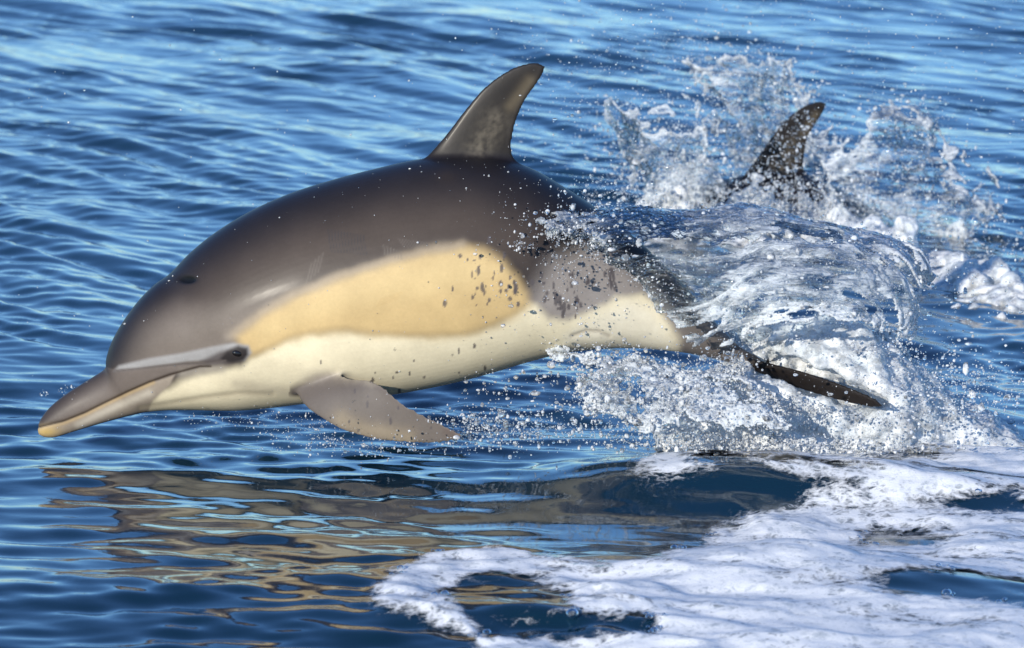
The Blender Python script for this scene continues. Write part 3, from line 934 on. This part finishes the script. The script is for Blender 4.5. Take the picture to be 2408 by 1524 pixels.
# ---- sheets of thrown water
def sheet(name, rows, nu, nv, amp, scale, air, label, thickness=0.006, ragged=0.12, hole=0.9, seed=0.0, stretch=(1, 1), folds=0.0):
    R0 = [catmull([tuple(P(a, b, c)) for a, b, c in r], nu) for r in rows]
    R0 = np.array(R0)                                   # rows, nu, 3
    G = np.stack([catmull(R0[:, i], nv) for i in range(nu)])   # nu, nv, 3
    du = np.gradient(G, axis=0); dv = np.gradient(G, axis=1)
    N = np.cross(du, dv); N /= np.linalg.norm(N, axis=-1, keepdims=True) + 1e-9
    s = np.cumsum(np.linalg.norm(du, axis=-1), 0); t = np.cumsum(np.linalg.norm(dv, axis=-1), 1)
    q = np.stack([s * scale * stretch[0], t * scale * stretch[1], np.full(s.shape, seed)], -1)
    q = q + 0.35 * np.stack([fbm(q * 0.5, 2, off=5.5), fbm(q * 0.5, 2, off=25.5), np.zeros(s.shape)], -1)
    n1 = fbm(q, 6, 0.60, seed)
    ridge = 1 - 2 * np.abs(perlin(q * 1.3, seed + 60))
    disp = amp * (n1 + 0.35 * ridge * np.abs(n1)) + folds * perlin(q * 0.35, seed + 9)
    pu = np.linspace(0, 1, nu)[:, None]; pv = np.linspace(0, 1, nv)[None, :]
    e = np.minimum(np.minimum(pu, 1 - pu), np.minimum(pv, 1 - pv) + 0 * pu)
    G = G + N * disp[..., None]
    rag = e + ragged * (0.7 * fbm(q * 0.8, 4, 0.65, seed + 30)) - ragged * 0.35
    hl = fbm(q * 0.55, 4, 0.6, seed + 90)
    keepv = ((rag > 0) & (hl < hole)).ravel()
    F = grid_faces(nu, nv)
    k = keepv[F].all(1)
    Vv = G.reshape(-1, 3)
    used = np.unique(F[k]); remap = -np.ones(len(Vv), int); remap[used] = np.arange(len(used))
    me = mesh_np(name, Vv[used], remap[F[k]])
    a = air(pu + 0 * pv, pv + 0 * pu) if callable(air) else np.full((nu, nv), float(air))
    a = a + 0.16 * ridge + 0.25 * sstep(0.10, 0.0, rag)
    vcol(me, 'air', a.ravel()[used])
    o = add(name, me, M_FILM, kind='stuff', label=label, category='splash')
    md = o.modifiers.new('thickness', 'SOLIDIFY'); md.thickness = thickness; md.offset = 0
    return Vv[used], N.reshape(-1, 3)[used], rag.ravel()[used]


hump = sheet('splash', [
    [(1290, 560, .20), (1400, 545, .25), (1500, 540, .30), (1600, 545, .34), (1700, 560, .36), (1800, 570, .38), (1900, 590, .38), (2000, 610, .38), (2100, 640, .34), (2180, 690, .25)],
    [(1225, 518, -.10), (1310, 500, -.06), (1400, 489, -.03), (1490, 486, .0), (1580, 494, .02), (1680, 492, .04), (1760, 485, .05), (1850, 500, .05), (1950, 520, .05), (2060, 545, .04), (2150, 585, .02), (2205, 640, -.03)],
    [(1228, 530, -.20), (1330, 530, -.23), (1430, 555, -.23), (1530, 575, -.23), (1640, 575, -.22), (1750, 570, -.22), (1850, 575, -.24), (1950, 590, -.25), (2050, 610, -.23), (2130, 640, -.19), (2190, 680, -.12)],
    [(1232, 540, -.235), (1350, 560, -.245), (1450, 615, -.235), (1540, 680, -.22), (1640, 690, -.25), (1750, 680, -.33), (1850, 680, -.36), (1950, 685, -.36), (2050, 705, -.33), (2120, 735, -.25), (2170, 760, -.15)],
    [(1240, 545, -.24), (1372, 575, -.235), (1470, 650, -.215), (1545, 730, -.19), (1620, 815, -.16), (1700, 825, -.2), (1800, 770, -.34), (1900, 760, -.38), (2000, 765, -.38), (2080, 785, -.32), (2150, 815, -.22)]],
    420, 200, 0.018, 9.0, lambda u, v: 0.04 + 0.30 * sstep(0.8, 1.0, v) * sstep(0.4, 0.6, u) + 0.19 * sstep(0.25, 0.55, u),
    'glassy hump of water arching over the leaping dolphin tail', seed=2.0, ragged=0.22, hole=0.46, stretch=(0.7, 1.5), folds=0.02)
curtain = sheet('splash', [
    [(1275, 815, -.10), (1380, 812, -.13), (1480, 815, -.15), (1580, 828, -.16), (1680, 845, -.16), (1760, 880, -.2)],
    [(1300, 860, -.20), (1400, 870, -.26), (1500, 880, -.28), (1600, 890, -.29), (1700, 900, -.29), (1800, 920, -.29)],
    [(1320, 920, -.27), (1420, 935, -.34), (1530, 945, -.37), (1640, 950, -.38), (1750, 955, -.38), (1860, 965, -.36)],
    [(1340, 985, -.30), (1440, 1005, -.40), (1550, 1015, -.44), (1660, 1012, -.44), (1780, 1008, -.43), (1900, 1005, -.40)]],
    260, 120, 0.020, 11.0, lambda u, v: 0.24 + 0.26 * sstep(0.2, 0.7, u), 'ragged curtain of water falling below the leaping dolphin tail', seed=7.0, ragged=0.32, hole=0.30)
veil = sheet('splash', [
    [(1650, 770, .10), (1760, 750, .09), (1880, 745, .09), (2000, 750, .09), (2100, 770, .10), (2190, 800, .12)],
    [(1680, 820, .08), (1780, 800, .06), (1890, 800, .06), (2000, 810, .06), (2110, 820, .08), (2220, 850, .10)],
    [(1700, 860, .10), (1790, 860, .09), (1900, 870, .09), (2010, 880, .09), (2130, 890, .10), (2260, 910, .12)]],
    240, 110, 0.024, 9.0, lambda u, v: 0.36 + 0 * u, 'white veil of broken water hanging behind the tail fluke', seed=45.0, ragged=0.28, hole=0.5, folds=0.03)
fan1 = sheet('splash', [
    [(1450, 520, 4.15), (1560, 520, 3.90), (1680, 515, 3.80), (1820, 505, 3.85)],
    [(1430, 390, 4.12), (1540, 360, 3.85), (1650, 370, 3.76), (1770, 440, 3.82)],
    [(1390, 260, 4.25), (1500, 200, 4.00), (1620, 230, 3.85), (1740, 360, 3.87)]],
    200, 160, 0.040, 6.0, lambda u, v: 0.14 + 0.28 * sstep(0.5, 0.0, v), 'fan of water thrown up before the fin of the hidden dolphin', seed=12.0, ragged=0.36, hole=0.46, stretch=(1.0, 0.9), folds=0.14)
fan2 = sheet('splash', [
    [(1680, 480, 4.50), (1790, 460, 4.45), (1900, 450, 4.45), (2010, 460, 4.50)],
    [(1650, 300, 4.55), (1750, 270, 4.43), (1850, 290, 4.43), (1960, 360, 4.50)],
    [(1580, 120, 4.65), (1690, 75, 4.50), (1800, 85, 4.45), (1920, 210, 4.50)]],
    180, 180, 0.040, 6.0, lambda u, v: 0.15 + 0 * u, 'tall plume of water rising behind the fin of the hidden dolphin', seed=23.0, ragged=0.36, hole=0.38, stretch=(1.0, 0.9), folds=0.14)
fan3 = sheet('splash', [
    [(1880, 570, 4.00), (2020, 600, 3.82), (2180, 650, 3.70), (2400, 715, 3.50)],
    [(1915, 430, 4.03), (2050, 420, 3.86), (2180, 460, 3.80), (2350, 610, 3.70)],
    [(1960, 290, 4.07), (2080, 230, 3.98), (2200, 265, 4.00), (2300, 430, 4.00)]],
    240, 180, 0.040, 6.0, lambda u, v: 0.14 + 0.22 * sstep(0.5, 0.0, v), 'broad sheet of water trailing after the fin of the hidden dolphin', seed=34.0, ragged=0.34, hole=0.46, stretch=(1.0, 0.9), folds=0.14)


# ---- churned white water
def churn(name, centres, radii, voxel, label):
    ico = bpy.data.meshes.new('t'); import bmesh
    b = bmesh.new(); bmesh.ops.create_icosphere(b, subdivisions=1, radius=1); b.to_mesh(ico); b.free()
    v = np.array([x.co for x in ico.vertices]); f = np.array([p.vertices for p in ico.polygons])
    bpy.data.meshes.remove(ico)
    n = len(centres)
    VV = (centres[:, None, :] + radii[:, None, None] * v[None]).reshape(-1, 3)
    FF = (f[None] + (np.arange(n) * len(v))[:, None, None]).reshape(-1, 3)
    me = mesh_np('t', VV, FF)
    ob = bpy.data.objects.new('t', me); scene.collection.objects.link(ob)
    md = ob.modifiers.new('r', 'REMESH'); md.mode = 'VOXEL'; md.voxel_size = voxel
    res = bpy.data.meshes.new_from_object(ob.evaluated_get(bpy.context.evaluated_depsgraph_get()))
    bpy.data.objects.remove(ob); bpy.data.meshes.remove(me)
    k = len(res.vertices)
    Vv = np.empty(k * 3, np.float32); res.vertices.foreach_get('co', Vv); Vv = Vv.reshape(-1, 3).astype(float)
    E = np.empty(len(res.edges) * 2, np.int32); res.edges.foreach_get('vertices', E); E = E.reshape(-1, 2)
    Vv = smooth_np(Vv, E, 14, 0.6)
    res.vertices.foreach_set('co', Vv.astype(np.float32).ravel()); res.update()
    Nr = np.empty(k * 3, np.float32); res.vertex_normals.foreach_get('vector', Nr); Nr = Nr.reshape(-1, 3)
    Vv = Vv + Nr * (0.016 * fbm(Vv * 14 * np.array([0.7, 1, 1.3]), 5, 0.58))[:, None]
    res.vertices.foreach_set('co', Vv.astype(np.float32).ravel()); res.update()
    res.shade_smooth(); res.name = name
    add(name, res, M_WHITE, kind='stuff', label=label, category='foam')


FLUKE = [(1760, 815), (1800, 818), (1900, 850), (2000, 895), (2095, 945), (2095, 972), (1980, 950), (1860, 915), (1770, 890)]


def not_in_front(p, y):
    return (sd_poly(proj(p), FLUKE) > 12) | (p[:, 1] > y)


rs = np.random.RandomState(3)
n = 5200
u = rs.uniform(1540, 2420, n)
hh = np.interp(u, [1330, 1450, 1600, 1750, 1850, 1950, 2050, 2150, 2250, 2350, 2420], [.01, .02, .06, .24, .32, .33, .29, .19, .10, .05, .02])
yc = np.interp(u, [1330, 1700, 1780, 2100, 2200, 2420], [.10, .08, .0, .0, .1, .14])
dy = np.abs(rs.normal(0, 0.17, n)) - 0.16
z = (rs.uniform(0, 1, n) ** 0.6 * 1.1 - 0.1) * hh * np.exp(-(dy / 0.24) ** 2)
c = np.stack([(u - 1204) * MM, yc + dy, z], -1)
ok = not_in_front(c, 0.03) & (np.abs(dy) < 0.34)
c = c[ok]; rr = rs.uniform(0.012, 0.034, len(c)) * np.interp(c[:, 0] / MM + 1204, [1540, 1720, 2300, 2420], [0.35, 1, 1, 0.4])
churn('churned_foam', c, rr, 0.0065, 'churned white water around the tail fluke of the leaping dolphin')
n = 2600
u = rs.uniform(1490, 2480, n)
hh = np.interp(u, [1490, 1560, 1680, 1800, 1900, 2000, 2100, 2200, 2350, 2480], [.06, .14, .13, .16, .15, .10, .09, .08, .06, .03])
hh = hh * np.clip(0.9 + 1.6 * perlin(np.stack([u / 55, u * 0, u * 0], -1), 3.3), 0.25, 1.7)
dy = rs.normal(0, 0.24, n)
yb = np.interp(u, [1490, 1900, 2200, 2480], [3.95, 3.9, 2.9, 2.3])
c = np.stack([(u - 1204) * MM * (yb + DIST) / DIST, yb + dy, rs.uniform(-0.1, 1, n) * hh * np.exp(-(dy / 0.34) ** 2)], -1)
churn('churned_foam', c, rs.uniform(0.009, 0.030, n), 0.008, 'churned white water around the fin of the hidden dolphin')

# ---- flying drops
import bmesh
_t = bmesh.new(); bmesh.ops.create_icosphere(_t, subdivisions=1, radius=1)
ICO_V = np.array([v.co for v in _t.verts]); ICO_F = np.array([[v.index for v in f.verts] for f in _t.faces]); _t.free()
_t = bmesh.new(); bmesh.ops.create_icosphere(_t, subdivisions=2, radius=1)
ICO2_V = np.array([v.co for v in _t.verts]); ICO2_F = np.array([[v.index for v in f.verts] for f in _t.faces]); _t.free()


def drops(name, c, r, label):
    rs = np.random.RandomState(len(c))
    Vs, Fs, o = [], [], 0
    for sel, bv, bf in ((r < 0.0035, ICO_V, ICO_F), (r >= 0.0035, ICO2_V, ICO2_F)):
        cc, ra = c[sel], r[sel]
        if not len(cc):
            continue
        st = np.exp(rs.normal(0, 0.28, (len(cc), 3)))
        wob = 1 + (0.12 if bv is ICO2_V else 0.0) * rs.normal(0, 1, (len(cc), len(bv), 1))
        wob = np.clip(wob, 0.75, 1.3)
        vv = cc[:, None] + ra[:, None, None] * st[:, None] * bv[None] * wob
        ff = bf[None] + (np.arange(len(cc)) * len(bv))[:, None, None] + o
        Vs.append(vv.reshape(-1, 3)); Fs.append(ff.reshape(-1, 3)); o += len(cc) * len(bv)
    me = mesh_np(name, np.concatenate(Vs), np.concatenate(Fs))
    add(name, me, M_DROP, kind='stuff', label=label, category='spray')


def cloud(specs, seed):
    rs = np.random.RandomState(seed)
    C, Rr = [], []
    for u, v, y, su, sv, sy, n, r0, sig in specs:
        uu, vv, yy = rs.normal(u, su, n), rs.normal(v, sv, n), rs.normal(y, sy, n)
        # drops hang together in clumps and strings
        m = n // 2
        j = rs.randint(0, max(1, n // 9), m)
        uu[:m] = uu[j] + rs.normal(0, su * 0.10 + 2, m); vv[:m] = vv[j] + rs.normal(0, sv * 0.10 + 2, m); yy[:m] = yy[j] + rs.normal(0, 0.03, m)
        C.append(P(uu, vv, yy)); Rr.append(np.minimum(r0 * np.exp(rs.normal(0, sig, n)), 0.011))
    C = np.concatenate(C); Rr = np.concatenate(Rr)
    ok = C[:, 2] > sea(C[:, 0], C[:, 1]) - 0.002
    return C[ok], Rr[ok]


def from_sheet(S, n, rmean, jit, seed, edge=0.0):
    rs = np.random.RandomState(seed)
    Vv, N, rag = S
    p = np.exp(-rag / 0.08) * edge + 1.0
    i = rs.choice(len(Vv), n, p=p / p.sum())
    c = Vv[i] + N[i] * rs.normal(0, jit, (n, 1)) + rs.normal(0, jit * 0.6, (n, 3))
    r = np.minimum(rmean * np.exp(rs.normal(0, 0.5, n)), 0.009)
    return c, r


def join(*cl):
    return np.concatenate([a for a, b in cl]), np.concatenate([b for a, b in cl])


c, r = join(from_sheet(hump, 5200, 0.0013, 0.010, 1, 2.0), from_sheet(curtain, 3000, 0.0016, 0.022, 2, 2.0), from_sheet(veil, 2200, 0.0015, 0.02, 12, 1.0),
            cloud([(1330, 560, -.27, 90, 45, .02, 380, .0018, .55), (1340, 690, -.26, 90, 60, .03, 160, .0016, .5), (1480, 930, -.42, 130, 50, .06, 900, .0018, .5),
                   (1900, 960, -.25, 180, 30, .10, 1500, .0016, .5), (2230, 930, -.10, 110, 45, .12, 1500, .0016, .5), (2250, 720, .0, 80, 90, .1, 260, .0018, .5),
                   (2000, 840, -.10, 130, 45, .05, 900, .0015, .5), (1420, 450, .15, 60, 20, .05, 120, .0015, .5),
                   (1750, 855, -.20, 40, 22, .03, 420, .0014, .6), (1850, 1045, -.25, 260, 10, .08, 1300, .0014, .6), (1600, 1030, -.30, 150, 14, .06, 700, .0013, .6),
                   (1800, 900, -.2, 260, 60, .15, 2600, .0007, .3), (1800, 560, -.25, 220, 50, .1, 1500, .0007, .3)], 4))
ok = not_in_front(c, 0.0) | (np.random.RandomState(1).rand(len(c)) < 0.12)
drops('spray', c[ok], r[ok], 'spray of drops around the tail of the leaping dolphin')
c, r = join(from_sheet(fan1, 2600, 0.0020, 0.06, 5, 1.0), from_sheet(fan2, 2300, 0.0020, 0.06, 6, 1.0), from_sheet(fan3, 2800, 0.0020, 0.06, 7, 1.0),
            cloud([(1600, 440, 3.75, 110, 45, .12, 1000, .0022, .45), (1850, 350, 3.8, 70, 90, .1, 500, .0022, .45), (2080, 520, 3.75, 120, 70, .15, 900, .0022, .45),
                   (2330, 620, 3.2, 80, 45, .2, 700, .0022, .45), (1700, 150, 4.2, 90, 70, .2, 350, .0020, .4), (1850, 490, 3.65, 110, 25, .1, 700, .0022, .4), (1830, 450, 3.6, 70, 22, .05, 500, .0022, .5), (1800, 330, 3.9, 230, 110, .3, 2600, .0010, .35)], 8))
drops('spray', c, r, 'spray of drops around the fin of the hidden dolphin')
rs = np.random.RandomState(17)
n = 1500
u = np.concatenate([rs.uniform(1150, 2440, n), rs.normal(1500, 150, 700), rs.uniform(20, 1150, 170)])
v = np.concatenate([rs.uniform(-20, 520, n), rs.normal(180, 120, 700), rs.uniform(20, 900, 170)])
y = np.concatenate([rs.uniform(0.4, 4.2, n), rs.uniform(.4, 4.0, 700), rs.uniform(-0.2, 1.2, 170)])
c = P(u, v, y); r = np.minimum(0.0014 * np.exp(rs.normal(0, 0.4, len(u))), 0.005)
drops('spray', c, r, 'fine scattered drops hanging in the air above the water')
c, r = cloud([(1130, 1000, -.30, 60, 22, .05, 420, .0017, .55), (1210, 1010, -.34, 110, 22, .06, 800, .0014, .5), (900, 1050, -.36, 130, 14, .06, 420, .0013, .5),
              (760, 1010, -.2, 80, 20, .08, 320, .0011, .4), (560, 985, -.05, 90, 12, .06, 200, .0010, .4), (1150, 930, -.25, 40, 30, .03, 90, .0016, .5), (180, 915, .1, 40, 10, .05, 60, .0012, .4)], 9)
drops('spray', c, r, 'drops flung up from the water beside the flipper')
# beads of water clinging to the hide
Nn = np.empty(nv * 3, np.float32); body.data.vertex_normals.foreach_get('vector', Nn); Nn = Nn.reshape(-1, 3)
rs = np.random.RandomState(29)
wgt = (V[:, 1] < 0) * (Nn[:, 1] < -0.15) * (0.06 + np.exp(-(((Q[:, 0] - 1260) / 190) ** 2 + ((Q[:, 1] - 600) / 150) ** 2)) + 0.35 * np.exp(-(((Q[:, 0] - 900) / 90) ** 2 + ((Q[:, 1] - 980) / 50) ** 2)))
i = rs.choice(nv, 650, p=wgt / wgt.sum())
drops('spray', V[i] + Nn[i] * 0.0005, np.minimum(0.0010 * np.exp(rs.normal(0, 0.45, 650)), 0.003), 'beads of water clinging to the flank of the leaping dolphin')
print('tris', sum(sum(len(p.vertices) - 2 for p in m.polygons) if len(m.polygons) < 1000 else len(m.loops) - 2 * len(m.polygons) for m in bpy.data.meshes))
